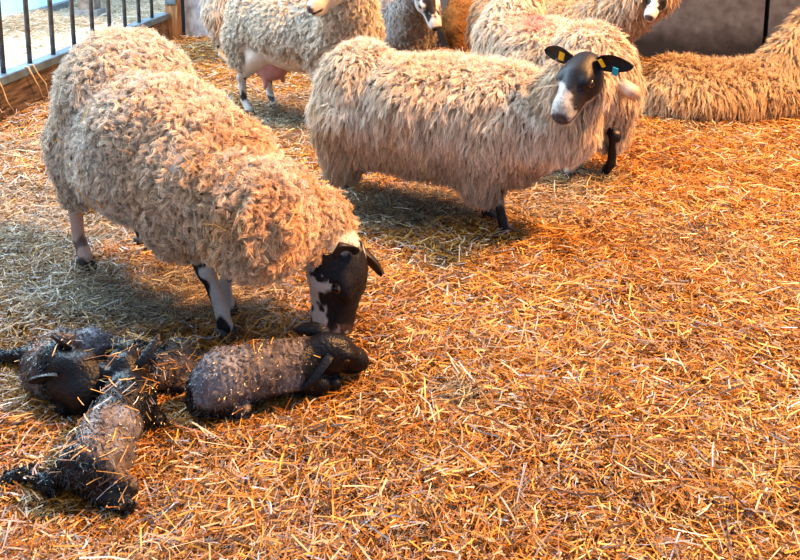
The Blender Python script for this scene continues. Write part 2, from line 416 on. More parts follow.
def build_ewe(name, O, ang, s, feet, head, label, style, nclump, per, woolcol, facecol, legcol, h_body=.008,
              fl=None, neck=None, ears=True, skirt=0., lying=False, disp=None, hooves=True, cat='sheep', keep=None, earcol=None,
              ear_dir=None, udder=False, tail=None, barr=1.0, group='ewes penned in the straw bedded shed', neckr=(.18, .095), hs=None, extra=None, fur=0):
    rng = np.random.default_rng(abs(hash(name+str(round(float(O[0]), 3)))) % 1000 if False else int(abs(O[0]*1000)+abs(O[1]*100)))
    f = V(math.cos(ang), math.sin(ang), 0); l = V(-f[1], f[0], 0); u = V(0, 0, 1); ax = np.stack([f, l, u]); O = V(O[0], O[1], 0)
    W = lambda x, y, z: O+(f*x+l*y+u*z)*s
    root = thing(name, O, label, cat, group)
    poll, hf, hu = head; hs = hs or (s if s > .85 else .9)
    # body, one continuous surface
    z0 = -.455 if lying else 0.
    hip, chest = W(-.34, 0, .60+z0), W(.33, 0, .54+z0)
    B = [rc(hip+V(0, 0, -.05*s), chest+V(0, 0, -.03*s), .13*s, .135*s, .05), el(W(-.02, 0, .50+z0), ax, V(.34, .185, .18)*s, .06), el(W(-.33, 0, .53+z0), ax, V(.15, .13, .15)*s, .05)]
    nk = neck or [W(.40, 0, .60+z0), poll-nrm(hf)*.01]
    rr = np.linspace(.10*s, .066*hs, len(nk))
    for i in range(len(nk)-1): B.append(rc(nk[i], nk[i+1], rr[i], rr[i+1], .05))
    if not lying:
        for k, ft in enumerate(feet):
            ft = V(*ft[:2], 0); q = 1 if k % 2 == 0 else -1
            if k < 2:
                st = W(-.24, q*.10, .40); hk = ft*1.+(-f*.055*s)+u*.25*s; hk2 = ft+(-f*.035*s)+u*.10*s
                B += [rc(W(-.34, q*.07, .52), st, .10*s, .085*s, .04), rc(st, hk, .07*s, .029*s, .03), rc(hk, hk2, .026*s, .020*s, .015)]
                ftt = ft+f*.012+u*.045*s; B += [rc(hk2, ftt, .021*s, .025*s, .012)]
            else:
                eb = W(.27, q*.10, .38); kn = .45*eb+.55*ft; kn[2] = .22*s; kn = kn+f*.02*s
                B += [rc(W(.33, q*.09, .52), eb, .09*s, .06*s, .04), rc(eb, kn, .05*s, .027*s, .03), el(kn, ax, V(.028, .026, .035)*s, .015),
                      rc(kn, ft+u*.09*s-f*.005, .023*s, .019*s, .015), rc(ft+u*.09*s-f*.005, ft+f*.01+u*.045*s, .020*s, .024*s, .012)]
    if udder:
        pass
    hpz, cuts, HW, hax = head_prims(poll, hf, hu, hs)
    B += hpz+cuts
    fb = sdf(B); lo, hi = bounds(B)
    P, F = nets(fb, lo, hi, h_body)
    # second, finer head: refine by splitting is avoided; colour by place
    hd = (P-poll)@hax.T/hs
    inhead = (hd[:, 0] > -.10) & (np.linalg.norm(P-HW(.1, 0, -.01), axis=1) < .21*hs)
    col = np.tile(V(.62, .52, .44), (len(P), 1))
    col = np.where(inhead[:, None], facecol(hd), col)
    if not lying:
        lm = P[:, 2] < .31*s; lm &= ~inhead
        lc = legcol(P, [V(*q[:2], 0) for q in feet])
        col = np.where(lm[:, None], lc, col)
    part('body', P, F, M_skin, root, col, origin=O)
    if fur:
        stf = dict(hang=0., back=1.5, rand=.25, len=.011, freq=3., amp=.001, crad=.003, clump=.2, w=.0016, bendr=1.15, segs=2, cvar=.35)
        fc_ = lambda p, n, r: np.where((p[:, 2] < .31*s)[:, None] & (np.linalg.norm(p-HW(.1, 0, -.01), axis=1) > .2*hs)[:, None], legcol(p, [V(*q[:2], 0) for q in feet])*1.15, facecol((p-poll)@hax.T/hs)*1.15)
        ey = [HW(.106, q*.0535, .010) for q in (-1, 1)]
        kp = lambda p: (((np.linalg.norm(p-HW(.12, 0, -.01), axis=1) < .19*hs)) | (p[:, 2] < .34*s)) & (np.linalg.norm(p-ey[0], axis=1) > .019*hs) & (np.linalg.norm(p-ey[1], axis=1) > .019*hs) & (p[:, 2] > .04)
        m_ = kp(P[F].mean(1))
        a1_, b1_, c1_ = wool(P, F[m_], fb, rng, fur, 3, stf, fc_, nrm(poll-HW(.2, 0, 0))*.9+V(0, 0, -.15), kp)
        part('short_hair', a1_, b1_, M_coat, root, c1_, origin=O)
    for q in (-1, 1): eye_part(root, HW, hax, q, hs)
    if ears:
        for q in (-1, 1):
            ed = ear_dir[0 if q < 0 else 1] if ear_dir else (-.12, q*1., .10)
            d = V(*ed)@hax
            E, EF = ear_mesh(HW(.018, q*.050, .028), d, hax[2], hax[0]*.9+hax[2]*.2, L=.118*hs, Wd=.034*hs)
            ec = earcol(q) if earcol else V(.02, .02, .022)
            part('ear', E, EF, M_skin, root, np.tile(ec, (len(E), 1))*(.9+.2*rng.random((len(E), 1))), origin=O)
    if hooves and not lying:
        for ft in feet:
            ft = V(*ft[:2], 0); HH = []
            for q in (-1, 1): HH += [rc(ft+l*q*.013*s+f*.015+u*.035*s, ft+l*q*.014*s+f*.040+u*.014*s, .017*s, .013*s, .004), rc(ft+l*q*.014*s+u*.03*s-f*.008, ft+l*q*.014*s+u*.014*s-f*.010, .015*s, .013*s, .01)]
            fh = sdf(HH); a, b = bounds(HH, .01); hP, hF = nets(fh, a, b, .005)
            hP[:, 2] = np.maximum(hP[:, 2], .002)
            part('hoof', hP, hF, M_horn, root, np.tile(V(.06, .05, .045), (len(hP), 1)), origin=O)
    # fleece
    if fl is None:
        z1 = z0*.93
        fl = [el(W(-.36, 0, .55+z1), ax, V(.20, .185, .235)*s, .03),
              el(W(.0, 0, .51+z1), ax, V(.36, .245*barr, .235)*s, .045),
              el(W(.28, 0, .50+z1), ax, V(.22, .195, .235)*s, .06)]
        if not lying:
            fl += [rc(W(-.42, .10, .46), W(-.40, .11, .32-skirt), .12*s, .075*s, .05), rc(W(-.42, -.10, .46), W(-.40, -.11, .32-skirt), .12*s, .075*s, .05),
                   rc(W(.30, .09, .42), W(.29, .09, .33-skirt), .12*s, .085*s, .05), rc(W(.30, -.09, .42), W(.29, -.09, .33-skirt), .12*s, .085*s, .05)]
        else:
            fl += [el(W(-.25, 0, .15), ax, V(.30, .29, .16)*s, .08), el(W(.2, 0, .14), ax, V(.30, .26, .15)*s, .08)]
        if extra: fl += extra(W, s, ax)
        n_ = len(nk); rr = np.linspace(neckr[0]*s, neckr[1]*hs, n_)
        for i in range(n_-1): 
            b_ = nk[i+1] if i < n_-2 else nk[i+1]-nrm(nk[i+1]-nk[i])*.06
            fl.append(rc(nk[i], b_, rr[i], rr[i+1], .06))
    dd = lambda p: .010*vnoise(p*9, 21)+.006*vnoise(p*22, 22)+(disp((p-O)@ax.T/s) if disp else 0)
    clip_plane = lambda p: 0
    ff0 = sdf(fl, dd)
    # open the fleece around the face
    fcut = ('el', HW(.175, 0, -.02), hax, V(.15, .092, .105)*hs)
    def ff(p):
        return np.maximum(ff0(p), -_d(p, fcut))
    lo, hi = bounds(fl)
    P, F = nets(ff, lo, hi, .012)
    wc = woolcol(P, grad(ff, P, .006), rng)*.72
    kf = lambda p: (_d(p, fcut) > .012) & (keep(p) if keep is not None else True)
    SP, SF, SC = wool(P, F, ff, rng, nclump, per, style, woolcol, -f, kf)
    allP = np.concatenate([P, SP]); allF = np.concatenate([F, SF+len(P)]); allC = np.concatenate([np.clip(wc, 0, 1), SC])
    part('fleece', allP, allF, M_wool, root, allC, origin=O)
    return root, HW, hax, W, ff, (P, F)

def wcol(base, tan, amt=.5, seed=1, dirt=0.):
    base, tan = V(*base), V(*tan)
    def g(p, n, rng):
        k = np.clip(.5+.5*fbm(p*6, seed)*1.6, 0, 1)[:, None]*amt
        c = base*(1-k)+tan*k
        if dirt:
            q = np.clip((.42-p[:, 2])*3, 0, 1)[:, None]*dirt; c = c*(1-q)+V(.30, .22, .15)*q
        return c
    return g
BLK, WHT, PNK = V(.014, .013, .017), V(.56, .53, .50), V(.55, .38, .34)
def blend(a, b, m): m = np.clip(m, 0, 1)[:, None]; return a*(1-m)+b*m
def sharp(x, w=.12): return np.clip(x/w+.5, 0, 1)
# black face, white muzzle patch
def face_black(h):
    n = vnoise(h*38, 5)*.022+vnoise(h*110, 6)*.010
    c = np.tile(BLK, (len(h), 1))
    m = sharp(h[:, 0]-.170-1.1*h[:, 1]+n, .016)*sharp(h[:, 0]-.13+n, .012)
    c = blend(c, np.array(WHT*.72)[None]*(1+.35*vnoise(h*60, 3))[:, None], m)
    m2 = sharp(.016-np.abs(h[:, 2]+.075+n*.6), .01)*sharp(h[:, 0]-.06, .03)
    c = blend(c, WHT*.9, m2)
    m3 = sharp(.030-np.linalg.norm((h-V(.268, 0, -.022))*V(1, .8, 1.1), axis=1)+n*.4, .01); c = blend(c, V(.07, .07, .08), m3)
    m4 = sharp(.0075-np.abs(h[:, 2]+.046), .005)*sharp(h[:, 0]-.2, .02); return blend(c, V(.03, .025, .03), m4)
# white face with large black patches round the eyes and brow
def face_pied(h):
    n = vnoise(h*30, 8)*.03+vnoise(h*80, 9)*.022
    c = np.tile(WHT, (len(h), 1))
    m = sharp(h[:, 2]*.9+.028-.12*np.clip(h[:, 0]-.17, 0, 1)+n, .008)*sharp(h[:, 0]-.015+n, .01)
    c = blend(c, BLK, m)
    m = sharp(h[:, 0]-.205+n*.5, .015)*.75; c = blend(c, V(.09, .07, .07), m)
    s1 = sharp(vnoise(h*55, 14)-.62, .1)*sharp(h[:, 0]-.02, .02); c = blend(c, np.where((m > .5)[:, None], WHT*.6, BLK), s1)
    return c
def face_patch(h):
    n = vnoise(h*34, 28)*.03+vnoise(h*80, 9)*.02
    c = np.tile(WHT, (len(h), 1))
    m = sharp(np.abs(h[:, 1])-.027+n*.8, .008)*sharp(h[:, 2]+.035+n, .01)*sharp(.19-h[:, 0]+n, .01)
    c = blend(c, BLK, m)
    m3 = sharp(.030-np.linalg.norm((h-V(.268, 0, -.022)), axis=1), .01); return blend(c, V(.10, .08, .08), m3)
def face_blaze(h):
    n = vnoise(h*34, 48)*.03+vnoise(h*70, 9)*.02
    c = np.tile(WHT, (len(h), 1))
    m = sharp(.034-np.abs(h[:, 1]+.012)+n*.7, .008)*sharp(.21-h[:, 0]+n, .01)*sharp(h[:, 2]+.01, .01)
    c = blend(c, BLK, m); m3 = sharp(.032-np.linalg.norm((h-V(.268, 0, -.022)), axis=1), .01); return blend(c, V(.05, .05, .055), m3)
def face_cream(h):
    c = np.tile(V(.68, .56, .44), (len(h), 1))
    m3 = sharp(.036-np.linalg.norm((h-V(.268, 0, -.022)), axis=1), .01); c = blend(c, V(.16, .11, .10), m3)
    m4 = sharp(.0085-np.abs(h[:, 2]+.046), .005)*sharp(h[:, 0]-.2, .02); return blend(c, V(.06, .04, .04), m4)
def legs_pied(pinkhind=True):
    def g(p, feet):
        n = vnoise(p*22, 3); c = blend(np.tile(WHT*.95, (len(p), 1)), BLK, sharp(n-.25, .1))
        if pinkhind:
            hm = np.linalg.norm(p[:, :2]-feet[1][:2], axis=1) < .14
            c = np.where(hm[:, None], blend(np.tile(V(.60, .42, .36), (len(p), 1)), V(.22, .14, .12), sharp(vnoise(p*26, 5)-.35, .2)), c)
            hm = np.linalg.norm(p[:, :2]-feet[0][:2], axis=1) < .10
            c = np.where(hm[:, None], V(.03, .03, .035)[None], c)
        return c
    return g
def legs_black(p, feet): return blend(np.tile(BLK*1.2, (len(p), 1)), V(.25, .2, .17), sharp(vnoise(p*30, 3)-.55, .1))
def legs_marked(p, feet):
    c = legs_black(p, feet); m = (np.linalg.norm(p[:, :2]-feet[0][:2], axis=1) < .07) & (p[:, 2] < .16)
    return np.where(m[:, None], WHT[None], c)
def legs_white(p, feet): return blend(np.tile(WHT, (len(p), 1)), V(.05, .045, .045), sharp(vnoise(p*24, 3)-.45, .1))

# ---- ewe nuzzling the lamb
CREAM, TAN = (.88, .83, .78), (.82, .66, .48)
A = []
fN, fF = at(224, 340), at(226, 317)
S1 = 1.03; O1 = .25*(at(85, 268)+at(143, 247)+fN+fF); d1 = (fN+fF-at(85, 268)-at(143, 247)); a1 = math.atan2(d1[1], d1[0])
f1 = V(math.cos(a1), math.sin(a1), 0); l1 = V(-f1[1], f1[0], 0); ax1 = np.stack([f1, l1, V(0, 0, 1)]); O1 = O1+f1*.02
Q1 = lambda x, y, z: V(*O1[:2], 0)+(f1*x+l1*y)*S1+V(0, 0, z*S1)
poll1 = atY(342, 241, 2.34); nose1 = atY(343, 324, 2.27)
nk1 = [V(*O1[:2], 0)+f1*.40+V(0, 0, .46), V(*O1[:2], 0)+f1*.54+V(.0, 0, .42), atY(330, 236, 2.38)]
fl1 = [el(Q1(-.27, .02, .600), ax1, V(.255, .235, .250), .02), el(Q1(-.31, 0, .46), ax1, V(.20, .20, .20), .05), el(Q1(.0, -.01, .50), ax1, V(.33, .250, .240), .028), el(Q1(.24, 0, .455), ax1, V(.21, .19, .215), .05),
       rc(Q1(-.37, .10, .44), Q1(-.36, .11, .34), .11, .07, .05), rc(Q1(-.37, -.10, .44), Q1(-.36, -.11, .30), .12, .075, .05), rc(Q1(.26, -.08, .38), Q1(.25, -.08, .32), .12, .09, .05)]
fl1 += [rc(Q1(.30, 0, .46), nk1[1], .185, .145, .06), rc(nk1[1], nk1[2]+V(-.03, .02, .03), .145, .098, .05)]
def col1(p, n, rng):       # warm lamp glow painted into shoulder and neck wool, plain rump
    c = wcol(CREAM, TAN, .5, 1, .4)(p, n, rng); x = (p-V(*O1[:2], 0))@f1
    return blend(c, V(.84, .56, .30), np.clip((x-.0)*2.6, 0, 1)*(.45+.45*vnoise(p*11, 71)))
def disp1(q):      # folds of the thick fleece over shoulder and neck
    w = np.clip((q[:, 0]-.02)*4, 0, 1)
    return w*.012*np.sin(q[:, 0]*95+q[:, 2]*22+3.5*vnoise(q*5, 61))+.010*np.clip(vnoise(q*12, 66), -1, 1)
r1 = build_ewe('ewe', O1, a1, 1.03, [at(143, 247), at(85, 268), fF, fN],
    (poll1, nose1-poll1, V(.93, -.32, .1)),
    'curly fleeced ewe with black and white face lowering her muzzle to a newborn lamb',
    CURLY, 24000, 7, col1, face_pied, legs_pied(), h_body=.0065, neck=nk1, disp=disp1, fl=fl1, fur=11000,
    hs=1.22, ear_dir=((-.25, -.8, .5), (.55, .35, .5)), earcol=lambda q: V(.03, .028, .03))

# ---- black faced ewe looking back at the viewer
O2 = .25*(at(338, 207)+at(345, 192)+at(503, 240)+at(487, 218)); a2 = math.radians(-25)
f2 = V(math.cos(a2), math.sin(a2), 0); O2 = O2+f2*.075
poll2 = atY(589, 62, 2.90); nose2 = atY(563, 105, 2.76)
nk2 = [V(*O2[:2], 0)+f2*.36+V(0, 0, .47), V(*O2[:2], 0)+f2*.52+V(0, .0, .48), poll2+V(.0, .05, -.05)]
r2 = build_ewe('ewe', O2, a2, .92, [at(345, 192), at(338, 207), at(487, 218), at(503, 240)],
    (poll2, nose2-poll2, V(-.50, -.62, .60)),
    extra=lambda W, s, ax: [el(W(.40, 0, .46), ax, V(.17, .165, .22)*s, .06), rc(W(-.16, 0, .375), W(.2, 0, .35), .15*s, .14*s, .06), rc(W(-.30, -.08, .46), W(-.28, -.09, .36), .13*s, .10*s, .06)],
    label='long fleeced ewe with black face, white muzzle and yellow and blue ear tags',
    style=LONG, nclump=24000, per=7, woolcol=wcol((.86, .80, .73), (.76, .60, .42), .6, 2, .85), facecol=face_black, legcol=legs_black, h_body=.0065, neck=nk2, barr=1.0, skirt=.08,
    hs=1.06, fur=11000, neckr=(.20, .095), ear_dir=((-.12, -1., .35), (-.18, 1., .10)))
root2, HW2, hax2 = r2[:3]
def tagplate(root, W, ax, c, size, mat, nrmv, upv):
    n_ = nrm(V(*nrmv)@ax); u_ = V(*upv)@ax; u_ = nrm(u_-n_*(u_@n_)); s_ = np.cross(n_, u_)
    P, F = boxes([(c, np.stack([s_, u_, n_]), V(size[0], size[1], .0015))])
    part('ear_tag', P, F, mat, root, smooth=False, label='%s plastic ear tag' % ('blue' if mat is M_tagB else 'yellow'))
tagplate(root2, HW2, hax2, HW2(.030, -.082, .040), (.011, .017), M_tagY, (1, 0, .3), (0, .3, 1))
tagplate(root2, HW2, hax2, HW2(.034, .072, .040), (.008, .016), M_tagY, (1, 0, .3), (0, -.5, 1))
tagplate(root2, HW2, hax2, HW2(.042, .118, .018), (.010, .016), M_tagB, (1, 0, .3), (0, .25, 1))

# ---- pale ewe with the udder
O3 = V(-.62, 4.82, 0); a3 = math.radians(-39); f3 = V(math.cos(a3), math.sin(a3), 0); l3 = V(-f3[1], f3[0], 0)
S3 = lambda x, y, z=0: O3+f3*x+l3*y+V(0, 0, z)
poll3 = atY(345, -20, 4.22)
fl3 = [el(S3(-.34, 0, .60), np.stack([f3, l3, V(0, 0, 1)]), V(.22, .20, .24), .04), el(S3(0, 0, .60), np.stack([f3, l3, V(0, 0, 1)]), V(.42, .24, .22), .06),
       el(S3(.32, 0, .56), np.stack([f3, l3, V(0, 0, 1)]), V(.22, .20, .26), .06), rc(S3(-.40, -.10, .5), S3(-.40, -.11, .38), .12, .08, .04), rc(S3(.42, 0, .62), poll3, .19, .11, .06)]
r3 = build_ewe('ewe', O3, a3, 1.0, [S3(-.36, .11), S3(-.36, -.11), at(330, 124), at(321, 137)],
    (poll3, V(-.62, -.40, -.42), V(-.3, -.35, .9)), 'pale ewe with bare white belly and full pink udder standing behind the nuzzling ewe',
    dict(SHORT, len=.038), 7000, 6, wcol((.80, .76, .70), (.66, .56, .44), .4, 3), face_cream, legs_white, fl=fl3, ear_dir=((-.2, -1, .1), (-.2, 1, .1)), earcol=lambda q: V(.6, .48, .4))
UD = [el(S3(-.22, -.03, .335), np.stack([f3, l3, V(0, 0, 1)]), V(.125, .10, .095), .03), rc(S3(-.20, -.09, .29), S3(-.19, -.11, .215), .024, .012, .03), rc(S3(-.24, .05, .29), S3(-.22, .07, .22), .024, .012, .03)]
fu = sdf(UD); P, F = nets(fu, *bounds(UD), .008); part('udder', P, F, M_udder, r3[0], np.tile(V(.52, .27, .27), (len(P), 1)), label='full pink udder')

# ---- ewe far left, mostly behind the udder ewe
O4 = V(-1.12, 6.75, 0); S4 = lambda x, y, z=0: O4+V(x, y, z)
r4 = build_ewe('ewe', O4, math.radians(8), .95, [S4(-.33, .12), S4(-.36, -.10), S4(.33, .1), S4(.33, -.1)],
    (S4(.62, .1, .86), V(.7, .1, -.5), V(.4, 0, .8)), 'grey white ewe by the pale concrete wall, partly hidden behind the udder ewe',
    dict(LONG, len=.04), 4000, 5, wcol((.72, .68, .64), (.6, .5, .4), .4, 4), face_cream, legs_white)

# ---- grey ewe with black blaze
O5 = V(-.06, 6.0, 0); S5 = lambda x, y, z=0: O5+V(x, y, z)
poll5 = atY(423, -10, 5.30); nose5 = atY(438, 28, 5.15)
a5 = math.radians(-62); f5 = V(math.cos(a5), math.sin(a5), 0); l5 = V(-f5[1], f5[0], 0)
r5 = build_ewe('ewe', O5, a5, .93, [O5-f5*.33+l5*.1, O5-f5*.33-l5*.1, O5+f5*.33+l5*.1, O5+f5*.33-l5*.1],
    (poll5, nose5-poll5, V(.1, -.6, .7)), 'grey fleeced ewe with black blazed white face looking over the backs of the others',
    SHORT, 4500, 6, wcol((.48, .45, .44), (.40, .33, .27), .6, 5), face_blaze, legs_white, hs=1.12, ear_dir=((-.2, -1, .1), (-.2, 1, .1)))

# ---- tan ewe, back only
O6 = V(.78, 6.35, 0); S6 = lambda x, y, z=0: O6+V(x, y, z)
r6 = build_ewe('ewe', O6, math.radians(10), .80, [S6(-.28, .09), S6(-.28, -.09), S6(.28, .09), S6(.28, -.09)],
    (S6(.55, .1, .62), V(.8, .2, -.5), V(.4, 0, .8)), 'rusty tan short fleeced ewe with only her back showing beside the blazed grey ewe',
    dict(SHORT, len=.016), 4500, 6, wcol((.52, .27, .10), (.34, .16, .06), .8, 6), face_cream, legs_white)

# ---- ewe seen from behind, with the red mark
O7 = V(.77, 4.10, 0); a7 = math.radians(115); f7 = V(math.cos(a7), math.sin(a7), 0); l7 = V(-f7[1], f7[0], 0)
S7 = lambda x, y, z=0: O7+f7*x+l7*y+V(0, 0, z)
MARK = atY(545, 20, 4.08)
def col7(p, n, rng):
    c = wcol((.86, .80, .73), (.76, .60, .42), .5, 7, .4)(p, n, rng)
    q = (p-MARK); m = np.exp(-((q[:, 0]-q[:, 2]*1.2)/.055)**2-(q[:, 2]/.045)**2)*(q[:, 1] < .3)*(.5+.5*vnoise(p*30, 9))
    return blend(c, V(.70, .10, .12), m*1.3)
r7 = build_ewe('ewe', O7, a7, .97, [V(.83, 3.74, 0), V(1.0, 3.73, 0)]+[S7(.33, .1), S7(.33, -.1)],
    (V(.74, 4.60, .93), f7*.8+V(0, 0, -.10), V(0, 0, 1)), 'ewe turned away with red mark on her back, behind the ear tagged ewe',
    LONG, 13000, 6, col7, face_cream, legs_marked, skirt=.09)
tb = atY(632, 92, 3.54); TL = [rc(tb+V(-.05, .10, .03), tb, .034, .036, .02)]
ft = sdf(TL); P, F = nets(ft, *bounds(TL), .008); part('tail', P, F, M_skin, r7[0], np.tile(V(.50, .36, .28), (len(P), 1)), label='pale docked tail stump')

# ---- white faced ewe with black eye patches
O8 = V(.98, 5.36, 0); a8 = math.radians(-28); f8 = V(math.cos(a8), math.sin(a8), 0); l8 = V(-f8[1], f8[0], 0)
poll8 = atY(661, -9, 4.80); nose8 = atY(645, 24, 4.58)
r8 = build_ewe('ewe', O8, a8, .93, [O8-f8*.33+l8*.1, O8-f8*.33-l8*.1, O8+f8*.30+l8*.1, O8+f8*.30-l8*.1],
    (poll8, nose8-poll8, V(-.1, -.5, .8)), 'cream ewe with white muzzle and black eye patches behind the rump of the marked ewe',
    LONG, 6000, 6, wcol((.76, .66, .54), (.66, .48, .30), .6, 8), face_patch, legs_white, ear_dir=((-.2, -1, .1), (-.2, 1, .1)), neckr=(.2, .13))

# ---- ewe lying by the wall
O9 = V(2.12, 5.06, 0); a9 = math.radians(6); f9 = V(math.cos(a9), math.sin(a9), 0)
poll9 = V(2.66, 5.05, .60)
r9 = build_ewe('ewe', O9, a9, 1.0, [O9]*4, (poll9, V(.8, .25, -.35), V(.35, 0, .9)),
    'tan fleeced ewe lying down in the straw before the stained grey wall', dict(LONG, len=.045), 9500, 6, wcol((.74, .62, .46), (.60, .42, .24), .7, 9), face_cream, legs_white, lying=True,
    neck=[O9+f9*.34+V(0, 0, .18), poll9], neckr=(.20, .12), ear_dir=((-.35, -.95, .25), (-.2, 1, .2)), earcol=lambda q: V(.75, .42, .36))

# ------------------------------------------------------------------ newborn lambs
def lamb(O, prims, head, label, ears, folds, coatn, colfn, hs=.62, straws=0, group='newborn lambs in the straw', legs=()):
    root = thing('lamb', V(O[0], O[1], 0), label, 'lamb', group)
    rng = np.random.default_rng(int(abs(O[0])*1000))
    prims = [tuple([p_[0], p_[1]+V(0, 0, .012), p_[2]+V(0, 0, .012)]+list(p_[3:])) if p_[0] == 'rc' else p_ for p_ in prims]
    hp, cuts, HW, hax = head_prims(head[0], head[1], head[2], hs, True)
    B = prims+hp+cuts
    fb = sdf(B, lambda p: folds(p)*(1-colfn(p, HW, hax, hs))); lo, hi = bounds(B, .02); P, F = nets(fb, lo, hi, .0045)
    P[:, 2] = np.maximum(P[:, 2], -.01)
    dark = np.clip(colfn(P, HW, hax, hs), 0, 1)
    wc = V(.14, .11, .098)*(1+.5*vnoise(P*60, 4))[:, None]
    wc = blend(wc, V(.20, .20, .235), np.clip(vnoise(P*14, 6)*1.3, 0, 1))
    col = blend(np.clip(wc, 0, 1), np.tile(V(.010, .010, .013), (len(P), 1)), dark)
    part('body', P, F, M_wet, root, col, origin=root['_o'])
    for q in (-1, 1):
        eye_part(root, HW, hax, q, hs)
        E, EF = ear_mesh(HW(.02, q*.052, .015), V(*ears[0 if q < 0 else 1])@hax, hax[2], hax[0], L=.13*hs, Wd=.036*hs, droop=.3)
        part('ear', E, EF, M_wet, root, np.tile(V(.012, .012, .015), (len(E), 1)), origin=root['_o'])
    st = dict(hang=.5, back=.5, rand=.6, len=.012, freq=9., amp=.0035, crad=.005, clump=.95, w=.0022, bendr=.9, segs=3, cvar=.8)
    ey = [HW(.106, q*.0535, .010) for q in (-1, 1)]
    keep = lambda p: (p[:, 2] > .005) & (np.linalg.norm(p-HW(.11, 0, -.01), axis=1) > .155*hs) & (np.linalg.norm(p-ey[0], axis=1) > .019*hs) & (np.linalg.norm(p-ey[1], axis=1) > .019*hs)
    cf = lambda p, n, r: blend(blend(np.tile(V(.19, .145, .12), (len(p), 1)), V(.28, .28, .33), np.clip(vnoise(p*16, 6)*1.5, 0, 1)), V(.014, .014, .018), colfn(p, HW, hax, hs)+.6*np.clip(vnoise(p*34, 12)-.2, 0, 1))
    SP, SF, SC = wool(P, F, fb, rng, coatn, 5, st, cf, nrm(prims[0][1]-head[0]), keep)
    part('coat', SP, SF, M_coat, root, SC, origin=root['_o'], label='wet crimped birth coat')
    if straws:
        c = sample_surface(P, F, straws, rng); n = grad(fb, c, .004); m = n[:, 2] > .15; c = c[m]+n[m]*.006; k = len(c)
        SP, SF, SC = straw_mesh(c, rng.uniform(.02, .06, k), rng.uniform(.0018, .0032, k), rng.uniform(0, 6.3, k), rng.normal(0, .25, k), rng.normal(0, .5, k), (rng.normal(0, .05, k), rng.uniform(0, 6.3, k)), straw_cols(k, np.zeros(k), rng))
        o = part('clinging_straw', SP, SF, M_straw, root, SC, origin=root['_o']); o['kind'] = 'stuff'
    return root
def ridge(c, d, frq, amp, lo_z=.02):
    c = np.asarray(c, float); d = nrm(d)
    return lambda p: amp*.6*np.sin(((p-c)@d)*frq*.8+2.6*vnoise(p*26, 41))*(.5+.9*vnoise(p*30, 47))*np.clip((p[:, 2]-lo_z)*20, 0, 1)+.0035*vnoise(p*45, 43)+.0015*vnoise(p*110, 44)
# lamb 1, beneath the muzzle
a_, b_ = at(225, 383, .080), at(298, 368, .085); c_ = at(322, 352, .115)
dx = nrm(b_-a_)
L1 = [rc(a_, b_, .074, .066, .03), rc(at(212, 392, .06), at(222, 385, .08), .062, .07, .03), rc(b_, c_, .052, .034, .03),
      rc(at(212, 398, .05), at(236, 402, .035), .045, .030, .02), rc(at(208, 394, .055), at(206, 402, .04), .05, .042, .02), rc(at(236, 402, .04), at(200, 412, .03), .028, .021, .015), rc(at(200, 412, .03), at(246, 415, .025), .019, .018, .012),
      rc(at(300, 382, .05), at(322, 388, .035), .034, .024, .02), rc(at(322, 388, .035), at(300, 394, .02), .020, .017, .012), rc(at(322, 378, .03), at(334, 387, .022), .020, .022, .015), rc(at(196, 392, .05), at(190, 405, .02), .018, .010, .015)]
hp1 = at(320, 346, .145); hn1 = at(362, 357, .085)
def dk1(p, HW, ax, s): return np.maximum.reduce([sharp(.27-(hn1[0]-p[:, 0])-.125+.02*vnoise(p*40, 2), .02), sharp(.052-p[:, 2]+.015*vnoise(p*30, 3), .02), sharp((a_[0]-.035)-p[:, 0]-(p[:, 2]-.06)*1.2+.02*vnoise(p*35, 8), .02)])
lamb(a_*.5+b_*.5, L1, (hp1, hn1-hp1, V(.1, -.25, 1)), 'wet black headed lamb lying under the ewe\'s muzzle with ribbed brown grey coat', ((-.45, -.55, -.8), (-.6, .6, -.3)),
     ridge(a_, dx, 480, .0032), 5200, dk1, hs=.68, straws=26)
# lamb 2, upper left, head folded back over its flank
a_2, b_2 = at(48, 372, .075), at(88, 392, .07); hp2, hn2 = at(62, 362, .145), at(98, 374, .12)
L2 = [rc(a_2, b_2, .066, .064, .03), rc(at(48, 362, .07), at(90, 352, .07), .062, .055, .03), rc(at(75, 402, .04), at(68, 412, .025), .035, .022, .02), rc(at(92, 400, .04), at(62, 416, .02), .022, .016, .02),
      rc(at(60, 352, .08), at(60, 360, .13), .045, .036, .03), rc(at(30, 358, .05), at(0, 361, .025), .022, .013, .02), rc(at(0, 361, .025), at(-22, 366, .018), .013, .013, .02), rc(at(70, 346, .07), at(118, 352, .06), .03, .03, .02)]
def dk2(p, HW, ax, s):
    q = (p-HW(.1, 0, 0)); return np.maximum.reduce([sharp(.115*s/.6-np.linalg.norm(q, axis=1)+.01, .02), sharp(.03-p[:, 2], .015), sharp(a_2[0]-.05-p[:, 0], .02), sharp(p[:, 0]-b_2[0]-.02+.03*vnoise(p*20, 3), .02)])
lamb(a_2*.5+b_2*.5, L2, (hp2, hn2-hp2, V(-.1, -.6, .7)), 'grey backed newborn lamb with black head folded over its flank, furthest left in the huddle', ((-1., -.45, .05), (-1., .3, .1)),
     ridge(a_2, b_2-a_2, 420, .003), 4200, dk2, hs=.62, straws=90)
